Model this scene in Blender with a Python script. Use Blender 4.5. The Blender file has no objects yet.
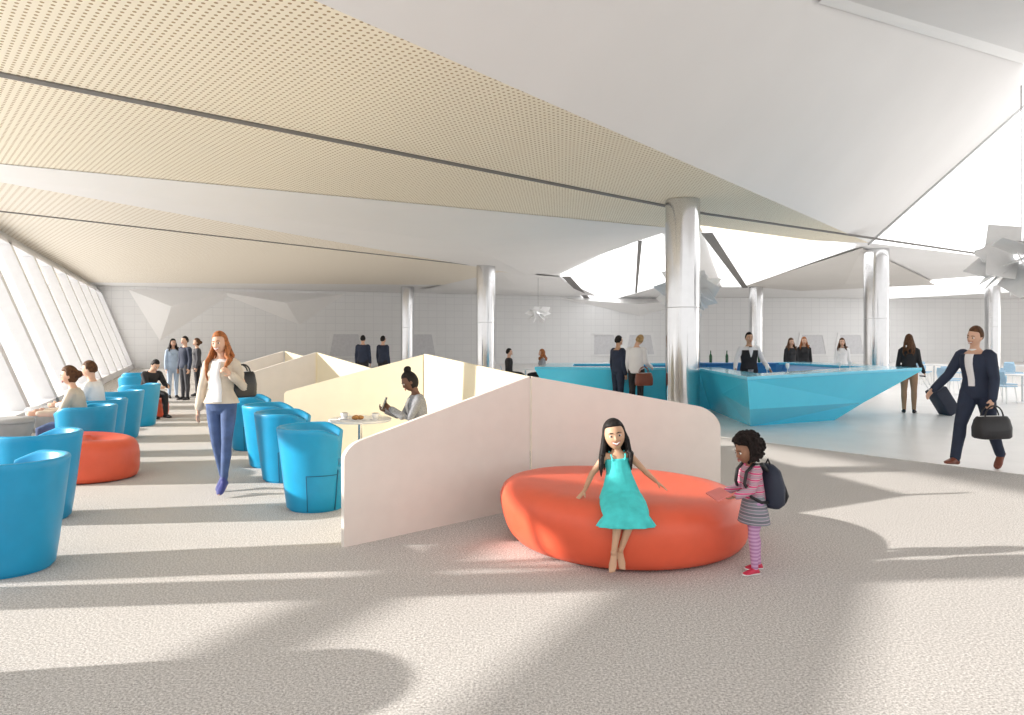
import bpy, bmesh, math, random
from mathutils import Vector, Matrix
V=Vector; PI=math.pi; rad=math.radians
random.seed(7)
SC=bpy.context.scene; COL=SC.collection
SC.view_settings.view_transform='Standard'
F=720.0; CH=1.65; HY=340.0
# ---------------------------------------------------------------- materials
def mat(name,col,rough=.5,metal=0.0,var=.06,nscale=6.0,bump=0.0,bscale=80.0,emit=0.0,stripes=None,spec=.5,coat=0.0):
    m=bpy.data.materials.new(name); m.use_nodes=True; nt=m.node_tree; N=nt.nodes; L=nt.links
    b=N['Principled BSDF']; b.inputs['Roughness'].default_value=rough; b.inputs['Metallic'].default_value=metal
    b.inputs['Specular IOR Level'].default_value=spec; b.inputs['Coat Weight'].default_value=coat
    tc=N.new('ShaderNodeTexCoord'); no=N.new('ShaderNodeTexNoise'); no.inputs['Scale'].default_value=nscale; no.inputs['Detail'].default_value=4
    L.new(tc.outputs['Object'],no.inputs['Vector'])
    r=N.new('ShaderNodeValToRGB'); e=r.color_ramp.elements
    e[0].position=.3; e[1].position=.7
    e[0].color=[max(0,c*(1-var)) for c in col]+[1]; e[1].color=[min(1,c*(1+var)) for c in col]+[1]
    L.new(no.outputs['Fac'],r.inputs['Fac']); out=r.outputs['Color']
    if stripes:
        w=N.new('ShaderNodeTexWave'); w.wave_type='BANDS'; w.bands_direction=stripes[2]; w.inputs['Scale'].default_value=stripes[1]; w.inputs['Distortion'].default_value=stripes[3] if len(stripes)>3 else .3
        L.new(tc.outputs['Object'],w.inputs['Vector'])
        cr=N.new('ShaderNodeValToRGB'); cr.color_ramp.interpolation='CONSTANT'
        cols=stripes[0]; el=cr.color_ramp.elements; el[0].position=0; el[0].color=list(col)+[1]; el[1].position=1/(len(cols)+1); el[1].color=list(cols[0])+[1]
        for i,c in enumerate(cols[1:]):
            q=el.new((i+2)/(len(cols)+1)); q.color=list(c)+[1]
        L.new(w.outputs['Fac'],cr.inputs['Fac']); out=cr.outputs['Color']
    L.new(out,b.inputs['Base Color'])
    if emit: L.new(out,b.inputs['Emission Color']); b.inputs['Emission Strength'].default_value=emit
    if bump:
        n2=N.new('ShaderNodeTexNoise'); n2.inputs['Scale'].default_value=bscale; n2.inputs['Detail'].default_value=3
        L.new(tc.outputs['Object'],n2.inputs['Vector']); bp=N.new('ShaderNodeBump'); bp.inputs['Strength'].default_value=bump; bp.inputs['Distance'].default_value=.01
        L.new(n2.outputs['Fac'],bp.inputs['Height']); L.new(bp.outputs['Normal'],b.inputs['Normal'])
    return m
def carpet_mat():
    m=bpy.data.materials.new('speckled_carpet'); m.use_nodes=True; nt=m.node_tree; N=nt.nodes; L=nt.links; b=N['Principled BSDF']
    b.inputs['Roughness'].default_value=.95; b.inputs['Specular IOR Level'].default_value=.1
    tc=N.new('ShaderNodeTexCoord')
    a=N.new('ShaderNodeTexNoise'); a.inputs['Scale'].default_value=75; a.inputs['Detail'].default_value=7; a.inputs['Roughness'].default_value=.9
    c=N.new('ShaderNodeTexNoise'); c.inputs['Scale'].default_value=1.3; c.inputs['Detail'].default_value=3
    for x in (a,c): L.new(tc.outputs['Object'],x.inputs['Vector'])
    r=N.new('ShaderNodeValToRGB'); e=r.color_ramp.elements; e[0].position=.41; e[1].position=.59
    e[0].color=(.27,.255,.24,1); e[1].color=(.90,.875,.85,1)
    L.new(a.outputs['Fac'],r.inputs['Fac'])
    r2=N.new('ShaderNodeValToRGB'); r2.color_ramp.elements[0].color=(.94,.94,.94,1); r2.color_ramp.elements[1].color=(1,1,1,1)
    L.new(c.outputs['Fac'],r2.inputs['Fac'])
    mx=N.new('ShaderNodeMixRGB'); mx.blend_type='MULTIPLY'; mx.inputs['Fac'].default_value=1
    L.new(r.outputs['Color'],mx.inputs['Color1']); L.new(r2.outputs['Color'],mx.inputs['Color2']); L.new(mx.outputs['Color'],b.inputs['Base Color'])
    return m
def perf_mat(name,col,dot,sp=.085,rr=.27,ang=41):
    m=bpy.data.materials.new(name); m.use_nodes=True; nt=m.node_tree; N=nt.nodes; L=nt.links; b=N['Principled BSDF']; b.inputs['Roughness'].default_value=.6
    tc=N.new('ShaderNodeTexCoord'); mp=N.new('ShaderNodeMapping'); mp.inputs['Rotation'].default_value=(0,0,rad(-ang)); mp.inputs['Scale'].default_value=(1/sp,1/sp,0)
    L.new(tc.outputs['Object'],mp.inputs['Vector'])
    f=N.new('ShaderNodeVectorMath'); f.operation='FRACTION'; L.new(mp.outputs['Vector'],f.inputs[0])
    s=N.new('ShaderNodeVectorMath'); s.operation='SUBTRACT'; s.inputs[1].default_value=(.5,.5,0); L.new(f.outputs['Vector'],s.inputs[0])
    l=N.new('ShaderNodeVectorMath'); l.operation='LENGTH'; L.new(s.outputs['Vector'],l.inputs[0])
    t=N.new('ShaderNodeMath'); t.operation='LESS_THAN'; t.inputs[1].default_value=rr; L.new(l.outputs['Value'],t.inputs[0])
    mx=N.new('ShaderNodeMixRGB'); mx.inputs['Color1'].default_value=(*col,1); mx.inputs['Color2'].default_value=(*dot,1)
    L.new(t.outputs['Value'],mx.inputs['Fac']); L.new(mx.outputs['Color'],b.inputs['Base Color']); return m
def grid_mat(name,col,line,w,h,mortar=.02):
    m=bpy.data.materials.new(name); m.use_nodes=True; nt=m.node_tree; N=nt.nodes; L=nt.links; b=N['Principled BSDF']; b.inputs['Roughness'].default_value=.5
    tc=N.new('ShaderNodeTexCoord'); sx=N.new('ShaderNodeSeparateXYZ'); cb=N.new('ShaderNodeCombineXYZ'); L.new(tc.outputs['Object'],sx.inputs[0])
    L.new(sx.outputs['X'],cb.inputs['X']); L.new(sx.outputs['Z'],cb.inputs['Y'])
    k=N.new('ShaderNodeTexBrick'); k.offset=0; k.inputs['Scale'].default_value=1; k.inputs['Brick Width'].default_value=w; k.inputs['Row Height'].default_value=h; k.inputs['Mortar Size'].default_value=mortar
    k.inputs['Color1'].default_value=(*col,1); k.inputs['Color2'].default_value=(*[c*.98 for c in col],1); k.inputs['Mortar'].default_value=(*line,1)
    L.new(cb.outputs[0],k.inputs['Vector']); L.new(k.outputs['Color'],b.inputs['Base Color']); return m
def glass_mat():
    m=bpy.data.materials.new('window_glass'); m.use_nodes=True; nt=m.node_tree; N=nt.nodes; L=nt.links
    o=N['Material Output']; t=N.new('ShaderNodeBsdfTransparent'); g=N.new('ShaderNodeBsdfGlossy'); g.inputs['Roughness'].default_value=.05
    mx=N.new('ShaderNodeMixShader'); mx.inputs[0].default_value=.04; L.new(t.outputs[0],mx.inputs[1]); L.new(g.outputs[0],mx.inputs[2]); L.new(mx.outputs[0],o.inputs[0]); return m
M={}
M['carpet']=carpet_mat()
M['polished']=mat('polished_floor',(.84,.82,.80),.30,var=.04,nscale=1.5,spec=.3)
M['ext']=mat('outside_paving',(.85,.85,.85),.9)
M['ceil']=mat('ceiling_white',(.94,.93,.92),.6,var=.015,nscale=.5)
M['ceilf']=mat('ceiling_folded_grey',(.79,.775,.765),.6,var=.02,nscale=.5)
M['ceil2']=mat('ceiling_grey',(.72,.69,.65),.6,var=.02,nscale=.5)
M['perf']=perf_mat('perforated_cream',(1.0,.925,.76),(.46,.33,.17),rr=.225)
M['perf2']=perf_mat('perforated_pale',(.97,.91,.80),(.60,.50,.36),sp=.13,rr=.24)
M['line']=mat('dark_channel',(.18,.17,.16),.6)
M['rib']=mat('skylight_rib',(.55,.55,.55),.5)
M['sky']=mat('skylight_glazing',(1,1,1),.5,var=.0,emit=1.3)
M['wall']=grid_mat('white_tile_wall',(.87,.87,.87),(.76,.76,.77),.6,.45,.012)
M['white']=mat('white_paint',(.88,.88,.88),.45,var=.02)
M['frame']=mat('window_frame_white',(.82,.82,.84),.4,var=.02)
M['glass']=glass_mat()
M['niche']=mat('niche_grey',(.70,.70,.72),.5)
M['chrome']=mat('polished_steel',(.64,.64,.65),.15,metal=1,var=.02)
M['silver']=mat('brushed_silver',(.90,.90,.90),.35,metal=.0,var=.03)
M['blue']=mat('blue_upholstery',(.010,.33,.60),.36,var=.05,bump=.05,bscale=200)
M['bluedark']=mat('blue_seam',(.004,.11,.22),.6)
M['coral']=mat('coral_vinyl',(.80,.125,.06),.38,var=.04,bump=.04,bscale=150,spec=.4)
M['coraldark']=mat('coral_base',(.33,.04,.02),.6)
M['panelw']=mat('blush_panel',(.86,.80,.74),.6,var=.02)
M['panely']=mat('cream_panel',(.89,.80,.60),.6,var=.02)
M['tw']=mat('table_white',(.87,.87,.87),.3,var=.01)
M['greyseat']=mat('grey_upholstery',(.42,.42,.43),.7)
M['turq']=mat('turquoise_bar',(.08,.70,1.0),.20,var=.03,nscale=2,coat=.4)
M['turqtop']=mat('turquoise_counter',(.14,.70,.98),.18,var=.03,coat=.3)
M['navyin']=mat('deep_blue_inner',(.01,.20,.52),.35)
M['cafeb']=mat('pale_blue_plastic',(.38,.58,.76),.4)
M['skinL']=mat('skin_light',(.68,.42,.30),.55,var=.03); M['skinM']=mat('skin_tan',(.60,.36,.23),.55,var=.03); M['skinD']=mat('skin_dark',(.16,.075,.045),.5,var=.03); M['skinB']=mat('skin_brown',(.32,.16,.095),.55,var=.03)
def hairm(n,c,r=.6): return mat(n,c,r,var=.45,nscale=30,bump=.5,bscale=60,spec=.25)
M['hauburn']=hairm('hair_auburn',(.34,.12,.04)); M['hblack']=hairm('hair_black',(.012,.010,.010)); M['hcurl']=hairm('hair_black_curly',(.016,.011,.010),.9); M['hbrown']=hairm('hair_brown',(.10,.045,.02)); M['hblond']=hairm('hair_blond',(.42,.27,.12))
M['eye']=mat('eye_white',(.80,.78,.76),.3,var=0); M['iris']=mat('iris_dark',(.02,.012,.01),.2,var=0); M['lip']=mat('lip',(.45,.12,.10),.5,var=0); M['teeth']=mat('teeth',(.88,.88,.85),.4,var=0)
M['jeans']=mat('denim',(.07,.115,.25),.8,var=.25,nscale=8,bump=.2,bscale=200)
M['black']=mat('black_cloth',(.018,.018,.022),.8,var=.2); M['navy']=mat('navy_suit',(.018,.028,.06),.75,var=.15,bump=.1)
M['wshirt']=mat('white_shirt',(.84,.84,.86),.7,var=.03,bump=.2,bscale=25); M['tanj']=mat('beige_jacket',(.60,.52,.43),.75,var=.12,bump=.3,bscale=20)
M['greyj']=mat('grey_tweed',(.30,.31,.34),.85,var=.3,nscale=60,bump=.2); M['dress']=mat('turquoise_dress',(.08,.64,.64),.7,var=.15,nscale=12,bump=.7,bscale=14,spec=.2)
M['lblue']=mat('light_blue_cloth',(.42,.52,.66),.8); M['tanp']=mat('tan_trousers',(.42,.25,.15),.8); M['darkg']=mat('dark_grey_cloth',(.06,.06,.07),.8)
M['stripe']=mat('striped_knit',(.62,.08,.22),.85,stripes=([(.75,.70,.68),(.10,.09,.12),(.72,.25,.40),(.42,.30,.36)],7,'Z'))
M['skirt']=mat('grey_skirt',(.22,.24,.27),.85,stripes=([(.50,.40,.48),(.16,.17,.20)],7,'Z'))
M['pinkleg']=mat('mauve_leggings',(.45,.22,.42),.85,stripes=([(.62,.38,.58)],12,'Z')); M['redshoe']=mat('red_shoe',(.60,.03,.08),.5); M['sole']=mat('white_sole',(.8,.8,.8),.6)
M['blkleather']=mat('black_leather',(.015,.015,.018),.4,bump=.2,bscale=60); M['brleather']=mat('brown_leather',(.20,.055,.03),.4,bump=.2,bscale=60)
M['navybag']=mat('navy_nylon',(.02,.027,.05),.65,bump=.3,bscale=20); M['heel']=mat('blue_suede',(.05,.06,.24),.6)
M['screen']=mat('dark_glass_screen',(.02,.02,.025),.1); M['pastry']=mat('baked_pastry',(.45,.22,.07),.7,var=.3,nscale=40); M['coffee']=mat('coffee',(.08,.03,.012),.3); M['pinkt']=mat('pink_tablet_case',(.75,.22,.20),.5)
M['bottle']=mat('green_bottle_glass',(.02,.12,.05),.1)
# ---------------------------------------------------------------- mesh builder
class G:
    def __init__(s): s.v=[]; s.f=[]; s.m=[]
    def add(s,vs,fs,mi=0):
        o=len(s.v); s.v+= [V(p) for p in vs]; s.f+=[[i+o for i in f] for f in fs]; s.m+=[mi]*len(fs); return s
    def loft(s,rings,n=14):
        vs=[];fs=[]
        for (c,a,b) in rings:
            for i in range(n):
                t=2*PI*i/n; vs.append(c+a*math.cos(t)+b*math.sin(t))
        for r in range(len(rings)-1):
            for i in range(n):
                j=(i+1)%n; fs.append([r*n+i,r*n+j,(r+1)*n+j,(r+1)*n+i])
        fs.append(list(range(n))[::-1]); fs.append([(len(rings)-1)*n+i for i in range(n)])
        return s.add(vs,fs)
    def tube(s,pts,rs,n=10,flat=1.0,cap=True):
        pts=[V(p) for p in pts]
        if not isinstance(rs,(list,tuple)): rs=[rs]*len(pts)
        ds=[]
        for i in range(len(pts)):
            d=(pts[min(i+1,len(pts)-1)]-pts[max(i-1,0)]); ds.append(d.normalized() if d.length>1e-9 else V((0,0,1)))
        ref=V((0,1,0)) if abs(ds[0].y)<.8 else V((1,0,0))
        R=[]
        def ring(p,d,r):
            a=d.cross(ref)
            if a.length<1e-3: a=d.cross(V((1,.3,.2)))
            a.normalize(); b=d.cross(a); return (p,a*r,b*r*flat)
        if cap:
            d=ds[0];r=rs[0]; R+= [ring(pts[0]-d*r*.95,d,r*.28),ring(pts[0]-d*r*.7,d,r*.7)]
        for p,d,r in zip(pts,ds,rs): R.append(ring(p,d,r))
        if cap:
            d=ds[-1];r=rs[-1]; R+= [ring(pts[-1]+d*r*.7,d,r*.7),ring(pts[-1]+d*r*.95,d,r*.28)]
        return s.loft(R,n)
    def ell(s,c,rx,ry,rz,Rm=None,fn=None,nu=20,nv=12):
        vs=[];fs=[]; c=V(c)
        for j in range(nv+1):
            ph=PI*j/nv
            for i in range(nu):
                t=2*PI*i/nu; d=V((math.sin(ph)*math.cos(t),math.sin(ph)*math.sin(t),math.cos(ph)))
                p=V((d.x*rx,d.y*ry,d.z*rz))
                if fn: p=fn(d,p)
                if Rm: p=Rm@p
                vs.append(c+p)
                if j==0 or j==nv: break
        idx=lambda j,i: 0 if j==0 else (1+(nv-1)*nu if j==nv else 1+(j-1)*nu+i%nu)
        for j in range(nv):
            for i in range(nu):
                q=[idx(j,i),idx(j+1,i),idx(j+1,i+1),idx(j,i+1)]; u=[]
                for x in q:
                    if x not in u: u.append(x)
                fs.append(u)
        return s.add(vs,fs)
    def box(s,c,sz,Rm=None,mi=0):
        c=V(c); vs=[]
        for x in(-1,1):
            for y in(-1,1):
                for z in(-1,1):
                    p=V((x*sz[0]/2,y*sz[1]/2,z*sz[2]/2)); vs.append(c+(Rm@p if Rm else p))
        return s.add(vs,[[0,1,3,2],[4,6,7,5],[0,4,5,1],[2,3,7,6],[0,2,6,4],[1,5,7,3]],mi)
    def prism(s,poly,z0,z1):
        n=len(poly); vs=[V((p[0],p[1],z0)) for p in poly]+[V((p[0],p[1],z1)) for p in poly]
        return s.add(vs,[list(range(n))[::-1],[n+i for i in range(n)]]+[[i,(i+1)%n,n+(i+1)%n,n+i] for i in range(n)])
    def lathe(s,prof,c=(0,0,0),n=32):
        c=V(c); return s.loft([(c+V((0,0,z)),V((r,0,0)),V((0,r,0))) for r,z in prof],n)
    def build(s,name,m,parent=None,smooth=False,voxel=None,scale=1.0,bevel=0.0,bseg=2,sm=2,sub=0):
        me=bpy.data.meshes.new(name); me.from_pydata([tuple(p) for p in s.v],[],s.f); me.update()
        ms=m if isinstance(m,list) else [m]
        for x in ms: me.materials.append(x)
        for p,i in zip(me.polygons,s.m): p.material_index=i
        bm=bmesh.new(); bm.from_mesh(me); bmesh.ops.recalc_face_normals(bm,faces=bm.faces); bm.to_mesh(me); bm.free()
        o=bpy.data.objects.new(name,me); COL.objects.link(o)
        if voxel:
            md=o.modifiers.new('r','REMESH'); md.mode='VOXEL'; md.voxel_size=voxel
            if sm: md=o.modifiers.new('s','SMOOTH'); md.factor=.5; md.iterations=sm
        if bevel: md=o.modifiers.new('b','BEVEL'); md.width=bevel; md.segments=bseg; md.limit_method='ANGLE'; md.angle_limit=rad(35)
        if sub: md=o.modifiers.new('u','SUBSURF'); md.levels=sub; md.render_levels=sub
        if o.modifiers:
            dg=bpy.context.evaluated_depsgraph_get(); nm=bpy.data.meshes.new_from_object(o.evaluated_get(dg)); o.modifiers.clear(); old=o.data; o.data=nm; bpy.data.meshes.remove(old); nm.name=name
            if len(nm.materials)==0:
                for x in ms: nm.materials.append(x)
        if scale!=1.0:
            for v in o.data.vertices: v.co*=scale
        if smooth:
            for p in o.data.polygons: p.use_smooth=True
        if smooth=='auto':
            try: o.data.set_sharp_from_angle(angle=rad(35))
            except Exception: pass
        if parent: o.parent=parent
        return o
def tag(o,label,cat,group=None):
    o['label']=label; o['category']=cat
    if group: o['group']=group
    return o
def struct(o): o['kind']='structure'; return o
def thing(name,label,cat,loc=(0,0,0),rz=0,group=None):
    o=bpy.data.objects.new(name,None); COL.objects.link(o); o.location=loc; o.rotation_euler=(0,0,rz); o.empty_display_size=.1
    return tag(o,label,cat,group)
def dup(root,loc,rz,label,group=None):
    r=root.copy(); COL.objects.link(r); r.location=loc; r.rotation_euler=(0,0,rz); r['label']=label
    if group: r['group']=group
    for ch in list(root.children):
        c=ch.copy(); COL.objects.link(c); c.parent=r
        for g in list(ch.children):
            d=g.copy(); COL.objects.link(d); d.parent=c
    return r
# ---------------------------------------------------------------- setting
ZC=4.7
WD=V((-.41,.912,0)); WN=V((-.912,-.41,0)); W0=V((-9.57,14,0))
def wp(s,z): return W0+WD*s+WN*(1.45*z/3.8)+V((0,0,z))
g=G(); g.prism([(-1.8,-6),(60,-6),(60,70),(-36,70),(-26.2,51),(-2.9,-.9)],-.12,0); struct(g.build('floor',M['carpet']))
g=G(); g.prism([(3.57,12.2),(6.26,8.8),(14,-1),(58,-1),(58,60),(-14,60),(-6,34),(.3,17.5)],0,.006); struct(g.build('floor',M['polished']))
g=G(); g.prism([(-90,-40),(-3.4,-40),(-2.9,-.9),(-26.2,51),(-36,70),(-90,70)],-.3,-.15); struct(g.build('ground',M['ext']))
ZW=4.42
g=G()
ms=[-15,-10.5,-6.4]+[-2.7+3.3*i for i in range(13)]
for s in ms:
    a=wp(s,0);b=wp(s,ZW)
    u=WD*.18; n=WN*.15
    g.add([a-u-n,a+u-n,a+u+n,a-u+n,b-u-n,b+u-n,b+u+n,b-u+n],[[0,1,2,3],[4,5,6,7],[0,1,5,4],[1,2,6,5],[2,3,7,6],[3,0,4,7]])
for z,h in((.02,.22),(ZW-.12,.12)):
    a=wp(-17,z);b=wp(38,z);a2=wp(-17,z+h);b2=wp(38,z+h);n=WN*.15
    g.add([a-n,a+n,a2+n,a2-n,b-n,b+n,b2+n,b2-n],[[0,1,2,3],[4,5,6,7],[0,1,5,4],[1,2,6,5],[2,3,7,6],[3,0,4,7]])
w1=struct(g.build('window_1',M['frame']))
g=G(); g.add([wp(-17,.2),wp(38,.2),wp(38,ZW-.05),wp(-17,ZW-.05)],[[0,1,2,3]]); o=g.build('pane',M['glass'],w1)
g=G(); a,b,c,d=wp(-18,ZW),wp(38,ZW),wp(38,4.85),wp(-18,4.85); n=WN*.1
g.add([a,b,c,d,a+n,b+n,c+n,d+n],[[0,1,2,3],[4,5,6,7],[0,1,5,4],[2,3,7,6],[1,2,6,5],[3,0,4,7]]); struct(g.build('wall_left',M['white']))
can=thing('shadow_canopy','added unseen canopy of two white beams outside the left windows, shading the floor','canopy',(-8.4,2.8,0))  # unseen canopy added only to cast the diagonal shadow bands on the floor
def cbeam(x0,y0,x1,y1,w,z,h,name):
    p=V((x0,y0,z));q=V((x1,y1,z)); d=(q-p).normalized(); n=V((-d.y,d.x,0))*w/2; o=V((-8.4,3.9,0))
    return G().prism([p-n-o,q-n-o,q+n-o,p+n-o],z,z+h).build(name,M['white'],can)
cbeam(-11.2,-.9,-7.3,5.8,1.35,3.0,.08,'shadow_slab')
cbeam(-13.6,-1.5,-9.1,7.4,.24,3.0,.14,'shadow_beam')  # added narrow beam for the thin diagonal floor shadow
for (x,y) in ((-11.0,-.6),(-7.45,5.5),(-13.4,-1.2),(-9.2,7.2)):
    G().tube([V((x+8.4,y-3.9,-.15)),V((x+8.4,y-3.9,3.02))],.04,10).build('post',M['frame'],can,True)
G().box((-1.5,1.2,3.04),(2.6,.1,.08)).build('tie_beam',M['white'],can); G().box((-3.8,-4.8,3.04),(2.6,.1,.08)).build('tie_beam',M['white'],can)
def wallseg(name,p,q,h,m,t=.2):
    d=V((q[0]-p[0],q[1]-p[1],0)); L=d.length; o=G().box((L/2,t/2,h/2),(L,t,h)).build(name,m); o.location=(p[0],p[1],0); o.rotation_euler=(0,0,math.atan2(d.y,d.x)); return struct(o)
wallseg('wall_back',(-27,40),(6,52),4.75,M['wall']); wallseg('wall_back',(6,52),(58,56),4.75,M['wall'])
wallseg('wall_right',(58,56),(58,20),4.75,M['wall'])
def onwall(px,z):
    k=(px-512)/F
    for (p,q) in (((-27,40),(6,52)),((6,52),(58,56))):
        dx=q[0]-p[0];dy=q[1]-p[1]; t=(k*p[1]-p[0])/(dx-k*dy)
        if 0<=t<=1: return V((p[0]+dx*t,p[1]+dy*t,z)),math.atan2(dy,dx)
wi=2
for px in (346,420,603,640,812,850):  # recessed wall niches, drawn as flat frames with plain grey panes
    p,a=onwall(px,0)
    g=G(); hw=1.15
    def fr(x0,z0,x1,z1,t=.10):
        g.add([V((x0-t,-.05,z0)),V((x0+t,-.05,z0)),V((x1+t,-.05,z1)),V((x1-t,-.05,z1)),V((x0-t,0,z0)),V((x0+t,0,z0)),V((x1+t,0,z1)),V((x1-t,0,z1))],[[0,1,2,3],[4,5,6,7],[0,1,5,4],[1,2,6,5],[2,3,7,6],[3,0,4,7]])
    fr(-hw,.55,-hw*.75,2.1); fr(hw,.55,hw*.75,2.1); g.box((0,-.04,2.1),(hw*1.7,.08,.16)); g.box((0,-.04,.55),(hw*2.1,.08,.12))
    o=struct(g.build('window_%d'%wi,M['white'])); wi+=1
    g=G(); g.add([V((-hw,-.02,.55)),V((hw,-.02,.55)),V((hw*.75,-.02,2.1)),V((-hw*.75,-.02,2.1))],[[0,1,2,3]]); g.build('pane',M['niche'],o)
    o.location=p; o.rotation_euler=(0,0,a)
for i,(pa,pb,pc) in enumerate([((128,4.6),(235,4.6),(160,1.6)),((215,4.6),(345,4.6),(300,2.6)),((560,4.6),(700,4.6),(640,3.4))]):
    P=[onwall(px,z)[0] for px,z in (pa,pb,pc)]
    c=(P[0]+P[1]+P[2])/3+V((.1,-.7,0)); g=G(); g.add(P+[c],[[0,1,3],[1,2,3],[2,0,3],[0,2,1]]); struct(g.build('trim_%d'%(i+1),M['ceil']))
# ceiling
def cz(px,py,z=ZC): Y=(z-CH)*F/(HY-py); return V(((px-512)/F*Y,Y,z))
E0=V((-4.4,3.2,ZC)); E2=V((11.2,22.6,ZC)); S_=V((4.8,11.3,7.0)); T_=V((-.5,-5,6.6)); U_=V((-2.6,-2.5,ZC))
pn=(E2-E0).cross(S_-E0)
def onplane(px,py):
    d=V(((px-512)/F,1,(HY-py)/F)); c=V((0,0,CH)); return c+d*(pn.dot(E0-c)/pn.dot(d))
R_=onplane(1024,105); R2=onplane(1024,62)
def slab(pts,z0,z1,name,m): return struct(G().prism([(p[0],p[1]) for p in pts],z0,z1).build(name,m))
main=[(-6.2,3.0),(E0.x,E0.y),(E2.x,E2.y),(20,28.2),(58,52),(58,57),(6,53),(-29,41)]
slab(main,4.76,4.95,'ceiling',M['ceil'])
strip1=[(E0.x,E0.y),(E2.x,E2.y),(8.2,21.9),(4.2,19.6),(-10.4,11.7),(-6.1,3.4)]
slab(strip1,4.70,4.757,'ceiling',M['perf'])
strip2=[(-12.3,15.6),(-10.6,12.6),(.84,33.8),(-1.5,40),(-24,38)]
slab(strip2,4.70,4.757,'ceiling',M['perf2'])
def beam(p,q,w,name='ceiling_channel',z=4.68,h=.03,m='line'):
    p=V((p[0],p[1],z));q=V((q[0],q[1],z)); d=(q-p).normalized(); n=V((-d.y,d.x,0))*w/2
    return G().prism([p-n,q-n,q+n,p+n],z,z+h).build(name,M[m])
tn=4
for (p,q,w) in (((-6.6,7.6),(4.6,17.3),.15),((4.6,17.3),(40,41.5),.14),((-12.2,16.9),(-1.5,29.4),.10)):
    o=struct(beam(p,q,w)); o.name='trim_%d'%tn; tn+=1
g=G(); A=V((-11.3,11.1,4.69));B=V((4.6,19.7,4.69));C=V((.84,34.4,4.69)); mid=V((-1.2,21.0,4.40)); m2=V((.6,26,4.60))
g.add([A,B,C,mid,m2],[[0,1,3],[1,4,3],[1,2,4],[2,0,3],[2,3,4]]); struct(g.build('ceiling',M['ceil']))
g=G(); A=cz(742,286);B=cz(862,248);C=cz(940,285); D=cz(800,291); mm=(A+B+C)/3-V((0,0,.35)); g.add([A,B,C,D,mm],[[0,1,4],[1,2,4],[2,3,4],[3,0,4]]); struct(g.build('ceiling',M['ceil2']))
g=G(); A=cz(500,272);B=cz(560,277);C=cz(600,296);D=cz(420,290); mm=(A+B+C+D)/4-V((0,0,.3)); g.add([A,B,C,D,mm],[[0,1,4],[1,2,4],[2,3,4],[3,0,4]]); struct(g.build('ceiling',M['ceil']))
X=V((18,-5,6.6)); RR=V((26,8,7.0)); WW=V((27.5,33,4.8))
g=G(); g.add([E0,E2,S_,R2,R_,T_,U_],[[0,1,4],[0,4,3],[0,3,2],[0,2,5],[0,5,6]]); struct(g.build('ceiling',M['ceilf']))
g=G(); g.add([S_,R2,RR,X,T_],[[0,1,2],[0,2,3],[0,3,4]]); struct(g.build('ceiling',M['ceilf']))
g=G(); up=V((0,0,-.06)); g.add([S_+up,R2+up,R2+V((.35,-.4,-.06)),S_+V((.05,-.3,-.06))],[[0,1,2,3]]); struct(g.build('trim_7',M['ceil']))
g=G(); g.add([E2,R_,R2,RR,WW],[[0,1,4],[1,2,4],[2,3,4]]); o=struct(g.build('window_%d'%wi,M['sky'])); wi+=1
G().tube([E2-V((0,0,.04)),R_-V((0,0,.04))],.04,8).build('mullion',M['rib'],o,True)
def skylight(pix,mull=()):
    global wi
    P=[cz(*p,z=4.685) for p in pix]; o=struct(G().add(P,[list(range(len(P)))]).build('window_%d'%wi,M['sky'])); wi+=1
    for (a,b,w) in mull: beam(cz(*a),cz(*b),w,'mullion',z=4.65).parent=o
skylight([(560,276),(662,229),(668,284),(600,303),(588,303)],[((566,276),(592,303),.4),((640,240),(636,292),.12)])
skylight([(704,234),(700,226),(856,247),(742,287),(722,287)],[((707,232),(745,287),.3)])
skylight([(870,286),(990,277),(1010,292),(880,299)])
# ---------------------------------------------------------------- columns
def column(x,y,r,h,label):
    t=thing('column',label,'column',(x,y,0))
    G().lathe([(r,0),(r,h)],n=48).build('shaft',M['chrome'],t,smooth='auto')
    G().lathe([(r+.03,0),(r+.03,.10),(r+.005,.13)],n=40).build('base_ring',M['chrome'],t,smooth='auto')
    G().lathe([(r+.003,h*.5),(r+.003,h*.5+.015)],n=40).build('joint_ring',M['rib'],t,smooth='auto')
    return t
column(3.72,15.7,.37,4.69,'thick polished steel column standing nearest, beside the two men at the turquoise bar')
column(-1.05,29,.38,4.69,'polished steel column rising behind the tall cream partition peak')
column(-6.1,42,.38,4.75,'thinnest polished steel column, furthest left by the back wall')
column(12.5,24.7,.40,4.75,'polished steel column behind the pointed right end of the turquoise bar')
column(13.9,41,.38,4.75,'slim far steel column seen just above the bartender')
column(26.7,40,.38,4.75,'slim steel column at the far right above the walking man in navy suit')
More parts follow.
